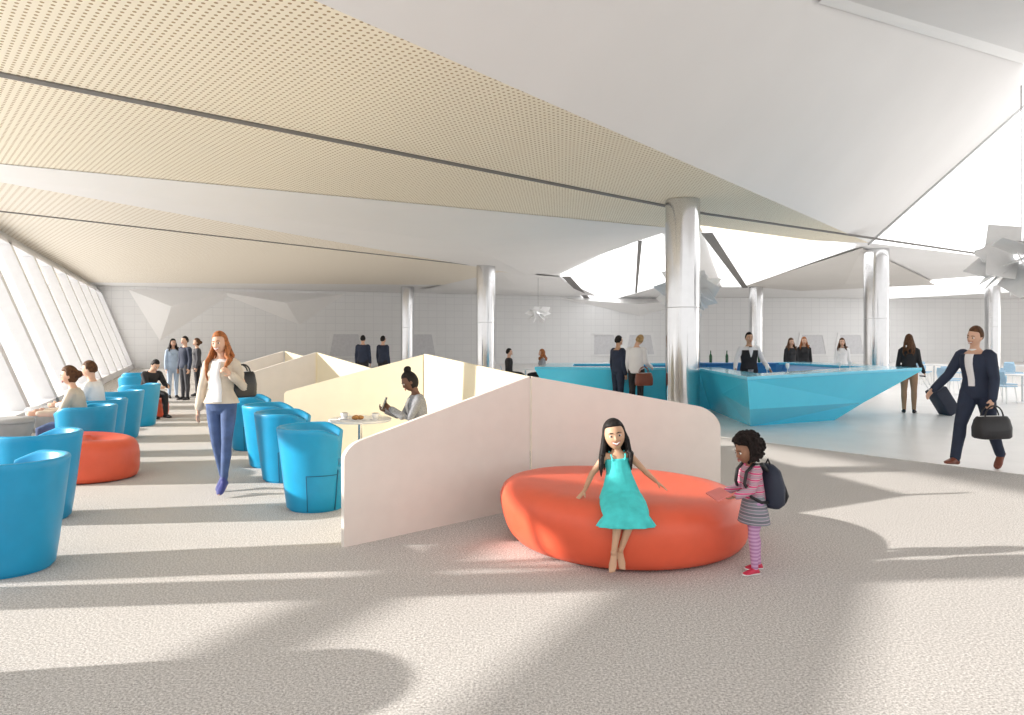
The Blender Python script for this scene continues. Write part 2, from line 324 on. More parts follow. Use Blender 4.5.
# ---------------------------------------------------------------- partitions
def panel(p0,z0,p1,z1,r0,r1,label,mats,t=.045):
    p0=V((*p0,0));p1=V((*p1,0)); d=p1-p0; L=d.length
    def top(x): return z0+(z1-z0)*x/L
    out=[(0,0.0),(L,0.0)]
    N=8
    if r1:
        for i in range(N+1):
            a=PI/2*i/N; x=L-r1+r1*math.cos(a); out.append((x,top(L-r1)-r1+r1*math.sin(a)+ (top(x)-top(L-r1))*math.sin(a)))
    else: out.append((L,z1))
    if r0:
        for i in range(N+1):
            a=PI/2+PI/2*i/N; x=r0+r0*math.cos(a); out.append((x,top(r0)-r0+r0*math.sin(a)+(top(x)-top(r0))*math.sin(a)))
    else: out.append((0,z0))
    n=len(out); g=G(); vs=[V((x,-t/2,z)) for x,z in out]+[V((x,t/2,z)) for x,z in out]
    g.add(vs,[list(range(n))],0)
    g.f.append([n+i for i in range(n)][::-1]); g.m.append(1)
    for i in range(n): g.f.append([i,(i+1)%n,n+(i+1)%n,n+i]); g.m.append(0)
    o=g.build('partition_panel',mats); o.location=p0; o.rotation_euler=(0,0,math.atan2(d.y,d.x)); return tag(o,label,'partition','folding screens between the lounge booths')
W_,Y_=M['panelw'],M['panely']
B=(.16,7.13); D=(-1.24,10.3); Fp=(-3.9,14.4); H_=(-6.0,19)
panel((-1.35,5.74),.80,B,1.29,.14,0,'large blush panel slanting up to the peak, nearest the camera left of the big ottoman',[W_,Y_])
panel((B[0]+.03,B[1]+.01),1.29,(2.14,7.42),.93,0,.24,'blush panel with rounded end standing directly behind the big coral ottoman',[W_,W_])
panel((B[0]-.01,B[1]+.03),1.29,D,1.45,0,0,'cream panel right behind the seated woman with phone, running back from the near peak',[Y_,Y_])
panel((-3.3,10.45),.90,(D[0]-.03,D[1]),1.44,.05,0,'cream panel behind the small white table, sloping down left to the blue chairs',[Y_,Y_])
panel((D[0]-.02,D[1]+.04),1.44,(-2.5,12.6),.95,0,.08,'cream panel running back behind the second booth and falling from the tall peak',[W_,Y_])
panel((-5.3,13.3),.90,(Fp[0]-.03,Fp[1]-.02),1.40,.05,0,'blush panel of the middle booth, sloping up to the middle peak',[W_,Y_])
panel((Fp[0]+.02,Fp[1]-.01),1.40,(-2.1,13.6),.95,0,.05,'cream panel falling rightward from the middle peak',[Y_,Y_])
panel((Fp[0]-.02,Fp[1]+.04),1.40,(-4.8,16.6),1.0,0,.05,'cream panel running back from the middle peak',[Y_,Y_])
panel((-7.3,17.9),.90,(H_[0]-.03,H_[1]-.02),1.36,.05,0,'small blush panel sloping up to the furthest peak',[W_,Y_])
panel((H_[0]+.02,H_[1]-.01),1.36,(-4.3,18.4),.95,0,.05,'small cream panel falling rightward from the furthest peak',[Y_,Y_])
panel((D[0]+.05,D[1]+.03),1.44,(1.0,10.9),.9,0,.2,'pale panel hidden behind the near peak, facing the bar',[W_,W_])
# ---------------------------------------------------------------- tub chairs
def tub_chair(m,label,loc,rz,group):
    t=thing('tub_chair',label,'chair',loc,rz,group)
    g=G(); N=40; rings=[]; a0=rad(130)
    ro=lambda z:.285+.10*(min(z,.82)/.82)**.95
    for i in range(N+1):
        ph=-a0+2*a0*i/N; c=math.cos(ph); q=max(0,min(1,(c+.64)/.5)); h=.75+.055*q*q*(3-2*q)
        e=min(i,N-i)/2.0
        if e<1: h-= .02*(1-e)**2
        prof=[(ro(0),.02),(ro(.2),.2),(ro(.42),.42),(ro(h-.06),h-.06),(ro(h)-.001,h-.02),(ro(h)-.008,h-.004),(ro(h)-.025,h),(ro(h)-.044,h-.005),(ro(h)-.054,h-.025),(ro(.5)-.066,.5),(ro(.40)-.08,.36),(ro(0)-.06,.34),(ro(0)-.06,.02)]
        rings.append([V((math.sin(ph)*r,math.cos(ph)*r,z)) for r,z in prof])
    k=len(rings[0]); vs=[p for r in rings for p in r]; fs=[]
    for i in range(N):
        for j in range(k): fs.append([i*k+j,i*k+(j+1)%k,(i+1)*k+(j+1)%k,(i+1)*k+j])
    fs.append(list(range(k))); fs.append([N*k+j for j in range(k)][::-1]); g.add(vs,fs); g.build('shell',m,t,smooth='auto',bevel=.006)
    G().lathe([(.262,.0),(.268,.05),(.285,.25),(.295,.36)],n=36).build('base',m,t,smooth='auto')
    G().lathe([(.25,.35),(.295,.36),(.305,.39),(.295,.43),(.26,.445),(.1,.45)],n=36).build('seat_cushion',m,t,smooth=True)
    for sg in (-1,1):
        a=sg*(a0+.02); G().tube([V((math.sin(a)*.286,math.cos(a)*.286,.02)),V((math.sin(a)*.31,math.cos(a)*.31,.2)),V((math.sin(a)*.333,math.cos(a)*.333,.4))],.007,6).build('seam',M['bluedark'],t,smooth=True)
        a=sg*rad(78); q=[V((math.sin(a)*(ro(z)+.001),math.cos(a)*(ro(z)+.001),z)) for z in (.02,.12,.24,.36)]; G().tube(q,.004,6).build('shell_joint',M['bluedark'],t,smooth=True)
        a2=sg*a0; q=[V((math.sin(x)*(ro(.36)+.001),math.cos(x)*(ro(.36)+.001),.36)) for x in [a+(a2-a)*i/8 for i in range(9)]]; G().tube(q,.004,6).build('shell_joint',M['bluedark'],t,smooth=True)
    return t
GR='blue tub chairs backing onto the aisle along the booths'; GL='blue tub chairs in the row facing the windows'
c0=tub_chair(M['blue'],'blue tub chair nearest the large blush panel, front of the booth row',(-1.93,7.12,0),rad(100),GR)
for x,y,a,l in ((-2.66,8.55,100,'second blue tub chair of the booth row, just right of the walking woman'),(-3.16,9.5,100,'third blue tub chair of the booth row, partly hidden'),(-3.95,10.95,100,'last blue tub chair of the booth row, right behind the walking woman')):
    dup(c0,(x,y,0),rad(a),l,GR)
for x,y,a,l in ((-3.63,5.2,-100,'largest blue tub chair cut off by the left picture edge'),(-4.40,6.65,-100,'blue tub chair beside the small coral ottoman, second in the window row'),(-5.55,9.35,-85,'blue tub chair under the brown haired woman seated behind the small ottoman'),(-5.95,10.35,-85,'blue tub chair under the person in white top, fourth in the window row'),(-6.6,12.1,-100,'blue tub chair in the window row just beyond the seated pair'),(-7.2,13.9,-100,'blue tub chair in the window row, nearest to the man in black suit'),(-9.0,17.2,-100,'small far blue tub chair behind the seated man in black suit'),(-9.9,19.0,-100,'farthest blue tub chair of the window row')):
    dup(c0,(x,y,0),rad(a),l,GL)
dup(c0,(-3.35,3.15,0),rad(-80),'blue tub chair just outside the left of the frame, casting its shadow in front',GL)
def tub_stool(loc,label):
    t=thing('grey_stool',label,'stool',loc,0,'grey stools by the windows')
    G().lathe([(.22,0),(.26,.06),(.32,.30),(.335,.37)],n=28).build('body',M['greyseat'],t,smooth='auto')
    G().lathe([(.33,.37),(.34,.40),(.32,.44),(.2,.455)],n=28).build('seat_cushion',M['greyseat'],t,smooth=True)
tub_stool((-8.4,13.0,0),'round grey stool by the window, the farther one'); tub_stool((-7.75,11.1,0),'round grey stool by the window, cut by the left picture edge')
# ---------------------------------------------------------------- ottomans
def ottoman(loc,R,Hh,label,amp=.03,rz=0):
    t=thing('ottoman',label,'ottoman',loc,rz,'coral ottomans')
    prof=[(.87,.012),(.915,.03),(.95,.08),(.975,.15),(.99,.24),(.998,.34),(.99,.42),(.955,.49),(.90,.535),(.82,.56),(.7,.565),(.45,.55),(.2,.545),(.02,.545)]
    g=G(); n=72; vs=[];fs=[]
    for r,z in prof:
        for i in range(n):
            a=2*PI*i/n; q=1+amp*math.cos(2*a+.4)+amp*.8*math.cos(3*a-1.2)
            lift=.035*math.cos(a)*(z/.56)
            vs.append(V((math.cos(a)*r*q*R+ (z/.56-.5)*-.07*R,math.sin(a)*r*q*R,(z-lift)*Hh/.565)))
    for k in range(len(prof)-1):
        for i in range(n): j=(i+1)%n; fs.append([k*n+i,k*n+j,(k+1)*n+j,(k+1)*n+i])
    fs.append(list(range(n))[::-1]); fs.append([(len(prof)-1)*n+i for i in range(n)]); g.add(vs,fs); g.build('cushion',M['coral'],t,smooth=True)
    G().lathe([(R*.80,0),(R*.80,.03)],n=48).build('plinth',M['coraldark'],t,smooth='auto')
    return t
ottoman((.92,5.98,0),.99,.47,'big coral ottoman that the girl in turquoise sits on')
ottoman((-5.02,8.62,0),.50,.50,'small coral ottoman standing between blue tub chairs at left',.015)
ottoman((-7.85,15.5,0),.42,.42,'tiny far coral ottoman under the seated man in black suit',.01)
# ---------------------------------------------------------------- bar
o_top=[(.55,17.5),(4.35,16.75),(4.25,15.0),(4.15,12.7),(8.6,15.1),(8.0,19.8),(1.0,20.2)]
o_bot=[(1.1,17.8),(4.7,17.05),(4.6,15.2),(4.55,13.75),(6.6,14.75),(7.2,19.0),(1.4,19.7)]
i_top=[(1.5,17.85),(4.95,17.15),(4.8,15.2),(4.85,14.1),(7.7,15.7),(7.3,19.3),(1.7,19.7)]
i_bot=[(1.7,18.1),(5.05,17.3),(4.9,15.4),(4.95,14.5),(6.3,15.4),(6.7,18.7),(1.8,19.4)]
ztop=[1.0,1.0,1.0,1.0,1.07,1.05,1.0]
bar=thing('bar_counter','long faceted turquoise bar with a pointed prow at its right end','bar',(4.6,16.5,0)); bo=V((4.6,16.5,0))
def L3(l,z): return [V((x,y,(z if not isinstance(z,list) else z[i])))-bo for i,(x,y) in enumerate(l)]
zt0=[z-.06 for z in ztop]
n=7
g=G(); vs=L3(o_bot,0)+L3([((a[0]*.45+b[0]*.55)+.0,(a[1]*.45+b[1]*.55)) for a,b in zip(o_bot,o_top)],.52)+L3(o_top,zt0)
vs[n+3]+=V((-.05,-.2,-.12)); vs[n+4]+=V((-.5,-.2,-.15))
fs=[]
for r in range(2):
    for i in range(n):
        j=(i+1)%n; a,b,c,d=r*n+i,r*n+j,(r+1)*n+j,(r+1)*n+i
        fs+= [[a,b,c],[a,c,d]] if (i+r)%2 else [[a,b,d],[b,c,d]]
g.add(vs,fs); g.build('hull',M['turq'],bar)
g=G(); vs=L3(o_top,zt0)+L3(o_top,ztop)+L3(i_top,ztop)+L3(i_top,zt0); fs=[]
for r in range(4):
    for i in range(n):
        j=(i+1)%n; r2=(r+1)%4; fs.append([r*n+i,r*n+j,r2*n+j,r2*n+i])
g.add(vs,fs); g.build('counter_top',M['turqtop'],bar,bevel=.008)
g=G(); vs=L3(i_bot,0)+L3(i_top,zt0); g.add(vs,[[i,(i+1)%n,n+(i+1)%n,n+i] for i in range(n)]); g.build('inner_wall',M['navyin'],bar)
bb=thing('back_counter','deep blue service counter inside the bar behind the bartender','counter',(5.7,18.2,0),rad(6))
G().box((0,0,.52),(1.8,.5,1.04)).build('cabinet',M['navyin'],bb,bevel=.01); G().box((0,0,1.06),(1.9,.6,.04)).build('worktop',M['navyin'],bb,bevel=.008)
for i,l in enumerate(('leftmost','second from left','third from left','rightmost')):
    o=G().lathe([(.035,0),(.037,.02),(.037,.17),(.014,.23),(.014,.29),(.016,.3)],n=14).build('bottle',M['bottle'],None,smooth='auto'); o.location=(5.0+i*.42,18.12+.04*i,1.081); tag(o,'small green bottle on the deep blue back counter, '+l,'bottle','bottles on the back counter')
for i,(x,y,l) in enumerate(((4.8,13.55,'leftmost, near the bar corner'),(5.3,13.85,'second from the bar corner'),(6.6,14.5,'third from the bar corner'),(6.9,14.7,'nearest the pointed prow'))):
    o=G().lathe([(.03,0),(.032,.004),(.006,.01),(.005,.07),(.03,.1),(.036,.15),(.032,.18)],n=14).build('drinking_glass',M['tw'],None,smooth=True); o.location=(x,y,[1.012,1.02,1.04,1.046][i]); tag(o,'small stemmed glass on the turquoise bar top, '+l,'glass','glasses on the bar top')
# ---------------------------------------------------------------- tables, cafe chairs
def table(loc,r,h,label,group=None):
    t=thing('round_table',label,'table',loc,0,group)
    G().lathe([(r-.01,h-.03),(r,h-.02),(r,h-.006),(r-.01,h)],n=40).build('tabletop',M['tw'],t,smooth='auto')
    G().lathe([(.03,.02),(.025,.1),(.025,h-.03)],n=16).build('pedestal',M['chrome'],t,smooth='auto')
    G().lathe([(.24,0),(.24,.012),(.05,.03)],n=32).build('foot',M['tw'],t,smooth='auto'); return t
table((-1.76,8.35,0),.36,.74,'small round white table in front of the woman with phone')
for x,y,l in ((-1.92,8.25,'white coffee cup nearest the blue chairs on the round booth table'),(-1.56,8.22,'white coffee cup beside the woman with phone')):
    t=thing('coffee_cup',l,'cup',(x,y,.741))
    G().lathe([(.055,0),(.07,.008),(.068,.012),(.02,.012)],n=24).build('saucer',M['tw'],t,smooth=True)
    g=G(); g.lathe([(.025,.013),(.038,.04),(.042,.075)],n=24); g.tube([V((.04,0,.065)),V((.062,0,.055)),V((.058,0,.035)),V((.035,0,.028))],.005,6); g.build('cup',M['tw'],t,smooth=True)
    G().lathe([(.039,.0755),(.03,.077)],n=24).build('coffee',M['coffee'],t)
t=thing('plate','white plate of pastries in the middle of the booth table','plate',(-1.75,8.14,.741)); G().lathe([(.06,0),(.10,.012),(.098,.016),(.05,.008)],n=28).build('dish',M['tw'],t,smooth=True)
for i in range(3):
    a=i*2.1; o=G().ell((0,0,0),.04,.03,.025).build('pastry',M['pastry'],None,smooth=True); o.location=(-1.75+.035*math.cos(a),8.14+.035*math.sin(a),.775); tag(o,'golden pastry on the white plate','pastry','pastries on the plate')
def cafe_chair(loc,rz,label,m=None):
    t=thing('cafe_chair',label,'chair',loc,rz,'pale cafe chairs beyond the bar'); m=m or M['cafeb']
    g=G(); g.box((0,0,.45),(.42,.42,.03)); g.build('seat',m,t,bevel=.012)
    g=G(); g.loft([(V((0,.20,.50)),V((.20,0,0)),V((0,.015,0))),(V((0,.23,.66)),V((.215,0,0)),V((0,.015,0))),(V((0,.26,.82)),V((.18,0,0)),V((0,.012,0)))],20); g.build('backrest',m,t,smooth='auto')
    for sx in(-1,1):
        for sy in(-1,1): G().tube([V((sx*.16,sy*.16,.44)),V((sx*.2,sy*.2,.01))],.012,6).build('leg',M['silver'],t,smooth=True)
        G().tube([V((sx*.15,.18,.44)),V((sx*.15,.215,.56))],.01,6).build('back_support',M['silver'],t,smooth=True)
    return t
cc=None
tabs=[(13.6,21.6,'round white cafe table just right of the woman with the suitcase','table right of suitcase'),(15.6,26.6,'round white cafe table furthest back by the bar tip','furthest back table'),(13.4,18.9,'round white cafe table near the right edge behind the walking man','table behind walking man'),(18.6,26.0,'round white cafe table at the far right of the cafe','far right table')]
for ti,(x,y,l,sl) in enumerate(tabs):
    table((x,y,.006),.40,.74,l,'cafe tables beyond the bar')
    for j,a in enumerate((200,340,90)):
        ax=x+.68*math.cos(rad(a)); ay=y+.68*math.sin(rad(a)); rz=rad(a)-PI/2
        lb='pale blue cafe chair, %s side of the %s'%(['left','right','far'][j],sl)
        if cc is None: cc=cafe_chair((ax,ay,.006),rz,lb)
        else: dup(cc,(ax,ay,.006),rz,lb)
table((.42,22.6,.006),.32,.74,'small white table between the two people seated behind the cream peak')
dup(cc,(-.1,22.9,.006),rad(90),'pale chair under the left person seated far behind the cream peak'); dup(cc,(.95,22.9,.006),rad(-90),'pale chair under the right person seated far behind the cream peak')
# ---------------------------------------------------------------- chandeliers
def chandelier(c,size,ztop,label,n=16,seed=1):
    rnd=random.Random(seed); t=thing('pendant_light',label,'pendant light',c)
    for i in range(n):
        a=2*PI*(i*.618%1); e=-1+2*(i+.5)/n; d=V((math.cos(a)*math.sqrt(1-e*e*.8),math.sin(a)*math.sqrt(1-e*e*.8),e*.72)).normalized(); s=size*.5*rnd.uniform(.65,1)
        u=d.cross(V((rnd.uniform(-1,1),rnd.uniform(-1,1),1))).normalized(); w=d.cross(u)
        p0=d*.02; p1=d*s*.55+u*s*.42; p2=d*s+w*s*.22; p3=d*s*.6-u*s*.38+w*s*.2
        g=G(); off=w*.012; P=[p0,p1,p2,p3]; g.add(P+[p+off for p in P],[[0,1,2],[0,2,3],[4,6,5],[4,7,6],[0,1,5,4],[1,2,6,5],[2,3,7,6],[3,0,4,7]]); g.build('metal_sheet',M['silver'],t)
    G().ell((0,0,0),size*.07,size*.07,size*.07).build('hub',M['sky'],t,smooth=True)
    G().tube([V((0,0,0)),V((0,0,ztop-c[2]))],.012,6,cap=False).build('hanging_wire',M['rib'],t)
chandelier((4.85,19.6,3.0),2.15,4.69,'crumpled silver pendant light hanging behind the nearest steel column',26,3)
chandelier((1.27,35,2.98),1.4,4.69,'small far silver pendant light hanging above the seated pair',16,5)
chandelier((9.9,14,3.25),2.0,6.6,'large crumpled silver pendant light at the right picture edge',26,9)
# ---------------------------------------------------------------- people
TM=[(.83,.05,.05),(.87,.13,.098),(.95,.162,.112),(1.03,.150,.10),(1.10,.138,.093),(1.2,.148,.10),(1.30,.165,.108),(1.37,.170,.102),(1.415,.145,.085),(1.45,.085,.065),(1.48,.056,.055),(1.55,.052,.053)]
TF=[(.83,.05,.05),(.87,.13,.098),(.95,.165,.115),(1.03,.138,.10),(1.10,.115,.085),(1.2,.128,.09),(1.30,.142,.10),(1.37,.148,.092),(1.415,.125,.075),(1.45,.07,.058),(1.48,.048,.05),(1.55,.046,.048)]
TC=[(.83,.05,.05),(.87,.12,.10),(.95,.145,.12),(1.03,.135,.115),(1.10,.132,.112),(1.2,.135,.105),(1.30,.14,.10),(1.37,.14,.092),(1.415,.12,.075),(1.45,.07,.058),(1.48,.05,.05),(1.56,.05,.052)]
def rotm(p,s,y): return Matrix.Rotation(rad(y),3,'Z')@Matrix.Rotation(rad(p),3,'X')@Matrix.Rotation(rad(s),3,'Y')
def sst(x): x=max(0,min(1,x)); return x*x*(3-2*x)
ST=lambda s:((s*.14,.03,-1),(s*.04,-.2,-1))
def person(label,loc,rz,k=1.0,hk=1.0,sex='m',lean=(0,0,0),head=(0,0,0),arms={},legs={},pz=None,skin='skinL',hair=('short','hbrown'),wear=(),vx=.011,smile=False,curl={},palm={},shoe=True,heel=0,slim=1.0):
    t=thing('person',label,'person',loc,rad(rz)); S=TM if sex=='m' else (TF if sex=='f' else TC)
    fat=1.0 if sex=='m' else (.86 if sex=='f' else .94); fat*=slim
    sh_x=.178 if sex=='m' else (.155 if sex=='f' else .148)
    al,fl_=(.285,.25) if sex!='c' else (.265,.23)
    lg={};lo=[]
    for s in(1,-1):
        th,sn,ft=legs.get(s,((s*.02,0,-1),(s*.0,.02,-1),(s*.12,-1,0)))
        th=V(th).normalized();sn=V(sn).normalized();ft=V(ft).normalized()
        hip=V((s*.088,0,-.02)); kn=hip+th*.43; an=kn+sn*.42
        side=ft.cross(V((0,0,1))).normalized(); up=side.cross(ft).normalized()
        if up.z<0: up=-up
        lo+= [(an-up*.08-ft*.05).z-heel,(an-up*.08+ft*.18).z]
        lg[s]=[hip,kn,an,ft,side,up]
    base=pz if pz is not None else -min(lo)
    pel=V((0,0,base))
    for s in lg:
        for i in range(3): lg[s][i]=lg[s][i]+pel
    def bend(p):
        p=V(p); tt=max(0,min(1,(p.z-.95)/.3)); return pel+rotm(lean[0]*tt,lean[1]*tt,lean[2]*tt)@(p-V((0,0,.95)))
    def br(z): tt=max(0,min(1,(z-.95)/.3)); return rotm(lean[0]*tt,lean[1]*tt,lean[2]*tt)
    ar={}
    for s in(1,-1):
        a=arms.get(s,ST(s)); u=V(a[0]).normalized();f=V(a[1]).normalized(); h=V(a[2]).normalized() if len(a)>2 else f
        sh=bend((s*sh_x,.005,1.395)); el=sh+u*al; wr=el+f*fl_
        n=V(palm.get(s,(-s,0,0))) ; ar[s]=[sh,el,wr,h,n]
    def torso(g,inf,z0,z1,fl=0):
        R=[]
        for (z,rx,ry) in S:
            if z0-.001<=z<=z1+.001:
                c=bend((0,.004,z)); r=br(z); i=inf if z<1.44 else inf*.6
                R.append((c,r@V((rx+i+(fl*(1.1-z) if z<1.1 else 0),0,0)),r@V((0,ry+i,0))))
        g.loft(R,22)
        if sex=='f' and z1>1.3:
            for s in(1,-1): g.ell(bend((s*.06,-.062,1.285)),.058+inf*.5,.05+inf*.7,.058+inf*.5,nu=12,nv=8)
    def arm(g,inf,frac):
        for s in(1,-1):
            sh,el,wr,h,n=ar[s]; m=(el+wr)/2-(wr-el)*.2
            P=[sh+V((-s*.02,0,.01)),sh,(sh+el)/2,el,m,wr]; R=[.05*fat+inf,.052*fat+inf,.044*fat+inf,.036*fat+inf,.037*fat+inf,.024*fat+inf*1.2]
            if frac<1:
                q=sh+(el-sh)*frac*2 if frac<=.5 else el+(wr-el)*(frac-.5)*2
                P=P[:2]+([] if frac<=.3 else [P[2]])+([el] if frac>.5 else [])+[q]; R=R[:2]+([] if frac<=.3 else [R[2]])+([R[3]] if frac>.5 else [])+[.034*fat+inf]
            g.tube(P,R,12)
    def leg(g,inf,end=1.0,flare=0):
        for s in(1,-1):
            hip,kn,an,ft,side,up=lg[s]; calf=kn+(an-kn)*.3
            bk=V((0,.012,0))
            P=[hip+V((0,0,.02)),hip+(kn-hip)*.35,kn+(hip-kn)*.1,kn,calf+bk,kn+(an-kn)*.7,an]; R=[.09*fat+inf,.084*fat+inf,.058*fat+inf,.054*fat+inf,.055*fat+inf,.040*fat+inf+flare*.5,.032*fat+inf+flare]
            if end<1: P[-1]=kn+(an-kn)*end
            g.tube(P,R,14)
    nb=bend((0,.0,1.50 if sex!='c' else 1.465)); HR=br(1.5)@rotm(*head); hs=hk; hx=1.0 if sex!='c' else 1.12
    def hp(x,y,z): return nb+HR@(V((x*hx,y-.012,z+.125))*hs)
    g=G(); torso(g,0,.83,1.50); arm(g,0,1); leg(g,0)
    g.tube([bend((0,.0,1.44)),nb+V((0,0,.01)),hp(0,.02,-.05)],[.052*fat+.004,.05*fat+.002,.05*fat*hs],12)
    def hf(d,p):
        x,y,z=p
        if d.z<0:
            x*=1-(.34 if sex!='c' else .26)*(-d.z)**1.6
            if y>0: y*=1-.35*(-d.z)
            else: y*=1-.05*(-d.z)
        if d.y<0:
            y+= .007*math.exp(-((abs(x)-.031)**2/.0003+(z-.004)**2/.00018)); y-=.004*math.exp(-(x*x/.0006+(z+.1)**2/.0004))
        return V((x*hx,y,z))*hs
    g.ell(hp(0,0,0),.076,.094,.118,HR,hf,28,20)
    g.tube([hp(0,-.086,.01),hp(0,-.098,-.018),hp(0,-.096,-.028)],[.006*hs,.009*hs,.011*hs],8)
    for s in(1,-1): g.ell(hp(s*.077,.008,-.005),.010*hs,.018*hs,.032*hs,HR,None,10,8)
    for s in(1,-1):
        sh,el,wr,d,n=ar[s]; n=(n-d*n.dot(d)).normalized(); w=d.cross(n); cu=curl.get(s,.6)
        th=1 if w.dot(V((0,-1,.2)))>=0 else -1
        hh=1.0 if sex=='m' else .9
        if sex=='c': hh=.95
        g.loft([(wr-d*.02,w*.02,n*.016),(wr+d*.025*hh,w*.032*hh,n*.017*hh),(wr+d*.065*hh,w*.040*hh,n*.016*hh),(wr+d*.09*hh,w*.038*hh,n*.012*hh)],12)
        for off,L in ((.030,.066),(.0105,.078),(-.0095,.072),(-.029,.056)):
            b=wr+(d*.082+w*off*th)*hh; P=[b-d*.015]
            for ln,aa in ((.45,.35),(.30,1.0),(.25,1.5)): a=cu*aa; b=b+(d*math.cos(a)+n*math.sin(a)+w*off*th*2.5)*L*ln*hh*1.15; P.append(b)
            g.tube(P,[.0098,.0095,.0088,.0078],8)
        b=wr+(d*.02+w*.024*th)*hh; b1=b+(d*.55+w*th*.7+n*.35)*.038*hh; b2=b1+(d*.85+w*th*.25+n*.5)*.034*hh; g.tube([b,b1,b2],[.014,.0115,.009],8)
    def foot(g,inf,toes=False,sole=False):
        for s in(1,-1):
            hip,kn,an,ft,side,up=lg[s]; R=[]
            for tt,hw,h in ((-.065,.018,.035),(-.052,.032,.07),(-.01,.036,.10),(.05,.038,.08),(.11,.046,.052),(.16,.042,.036),(.187,.02,.02)):
                if sole: h=.016
                R.append((an+ft*tt*(1.04 if sole else 1)+up*(-.08+(h+inf)/2),side*(hw*(.85 if sex=='f' else 1)+inf),up*((h+inf)/2)))
            g.loft(R,14)
            if sole: continue
            if toes:
                for q,(o_,l_) in enumerate(((.028,.032),(.012,.03),(-.002,.026),(-.015,.022),(-.028,.016))): g.tube([an+ft*.14+side*o_*-s-up*.067,an+ft*(.16+l_)+side*o_*-s-up*.07],[.010,.009],6)
            if heel: g.tube([an-ft*.045-up*.06,an-ft*.05-up*.08-V((0,0,heel*.9))],[.016,.008],8)
            g.tube([an+up*.03,an-up*.02],[.034*fat+inf,.038*fat+inf],10)
    foot(g,0,not shoe)
    body=g.build('body',M[skin],t,True,vx,k)
    for s in(1,-1):
        G().ell(hp(s*.031,-.078,.004),.0150*hs,.0115*hs,.0088*hs,HR,None,12,8).build('eye',M['eye'],body,True,scale=k)
        G().ell(hp(s*.031,-.0878,.004),.0082*hs,.0035*hs,.0082*hs,HR,None,10,6).build('iris',M['iris'],body,True,scale=k)
        G().tube([hp(s*.014,-.093,.026),hp(s*.03,-.092,.031),hp(s*.048,-.080,.026)],[.0032*hs,.0038*hs,.002*hs],6).build('eyebrow',M[hair[1]],body,True,scale=k)
    sm_=.012 if smile else .002
    wd=.032 if smile else .023
    G().tube([hp(-wd,-.080,-.052+sm_),hp(-.012,-.0925,-.054),hp(0,-.096,-.055),hp(.012,-.0925,-.054),hp(wd,-.080,-.052+sm_)],[.0025*hs,.004*hs,.0045*hs,.004*hs,.0025*hs],8).build('upper_lip',M['lip'],body,True,scale=k)
    G().tube([hp(-wd,-.080,-.054+sm_),hp(-.012,-.090,-.068),hp(0,-.094,-.072),hp(.012,-.090,-.068),hp(wd,-.080,-.054+sm_)],[.0025*hs,.005*hs,.0055*hs,.005*hs,.0025*hs],8).build('lower_lip',M['lip'],body,True,scale=k)
    if smile: G().tube([hp(-.025,-.0865,-.056+sm_*.6),hp(0,-.0985,-.0625),hp(.025,-.0865,-.056+sm_*.6)],[.0038*hs,.0078*hs,.0038*hs],8).build('teeth',M['teeth'],body,True,scale=k)
    st,hc=hair[0],hair[1]
    def capf(th,low):
        def f(d,p):
            w=sst((-d.y-.18)/.30)*sst((.62-d.z)/.22); r=(1+th)*(1-w)+.80*w
            if low: r=r*(1-.25*sst((-.35-d.z)/.25))
            if d.z<0 and th<.2: p=V((p.x*(1-.25*(-d.z)),p.y,p.z))
            return V((p.x*hx,p.y,p.z))*r*hs
        return f
    g=G()
    if st=='short': g.ell(hp(0,.012,.012),.078,.096,.118,HR,capf(.09,True),28,20)
    elif st=='afro':
        def af(d,p):
            w=sst((-d.y-.35)/.25)*sst((.50-d.z)/.25); r=1*(1-w)+.42*w
            return p*r*hs*(1+.04*math.sin(d.x*23+d.y*17)*math.sin(d.z*21+d.x*9))
        g.ell(hp(0,.030,.030),.138,.138,.142,HR,af,36,26)
        rr=random.Random(4)
        for i in range(420):
            a=rr.uniform(0,2*PI); z=rr.uniform(-.85,1); q=math.sqrt(1-z*z); d=V((q*math.cos(a),q*math.sin(a),z))
            if d.y<-.42 and d.z<.45: continue
            r_=rr.uniform(.98,1.06); g.ell(hp(d.x*.138/hx*r_,.030+d.y*.138*r_,.030+d.z*.143*r_),.015*hs,.015*hs,.015*hs,None,None,8,6)
    else:
        g.ell(hp(0,.012,.014),.080,.098,.120,HR,capf(.10,False),28,20)
        if st=='bun': g.ell(hp(0,.05,.155),.05*hs,.05*hs,.045*hs,HR)
        if st=='lowbun': g.ell(hp(0,.12,.0),.05*hs,.045*hs,.05*hs,HR)
        if st in('long','front'):
            L=hair[2]; rr=random.Random(11); wv=.026 if st=='long' else .006
            for a in [-1.8,-1.55,-1.3,-1.0,-.7,-.35,0,.35,.7,1.0,1.3,1.55,1.8]:
                sx,sy=math.sin(a),math.cos(a); fr=abs(a)>1.2; l=L*rr.uniform(.82,1.08)
                o=[hp(sx*.066,.015+sy*.07,.04)]; w_=rr.uniform(-wv,wv)
                h0=hp(sx*.088,.014+sy*.088,-.05); o.append(h0)
                out=V((sx*.03,sy*.02-(.045 if fr else 0)+(.03 if not fr else 0),0))
                o.append(h0+out*.8+V((w_,0,-.10*hs))); o.append(h0+out*1.2+V((w_*-1,-.01,-l*.45))); o.append(h0+out*1.3+V((w_*1.5,-.02 if fr else .01,-l*.72))); o.append(h0+out*1.2+V((w_*-.8,-.02 if fr else .01,-l)))
                g.tube(o,[.020*hs,.023*hs,.024*hs,.022*hs,.018*hs,.008],10)
    g.build('hair',M[hc],t,True,max(vx*.8,.007),k,sm=1)
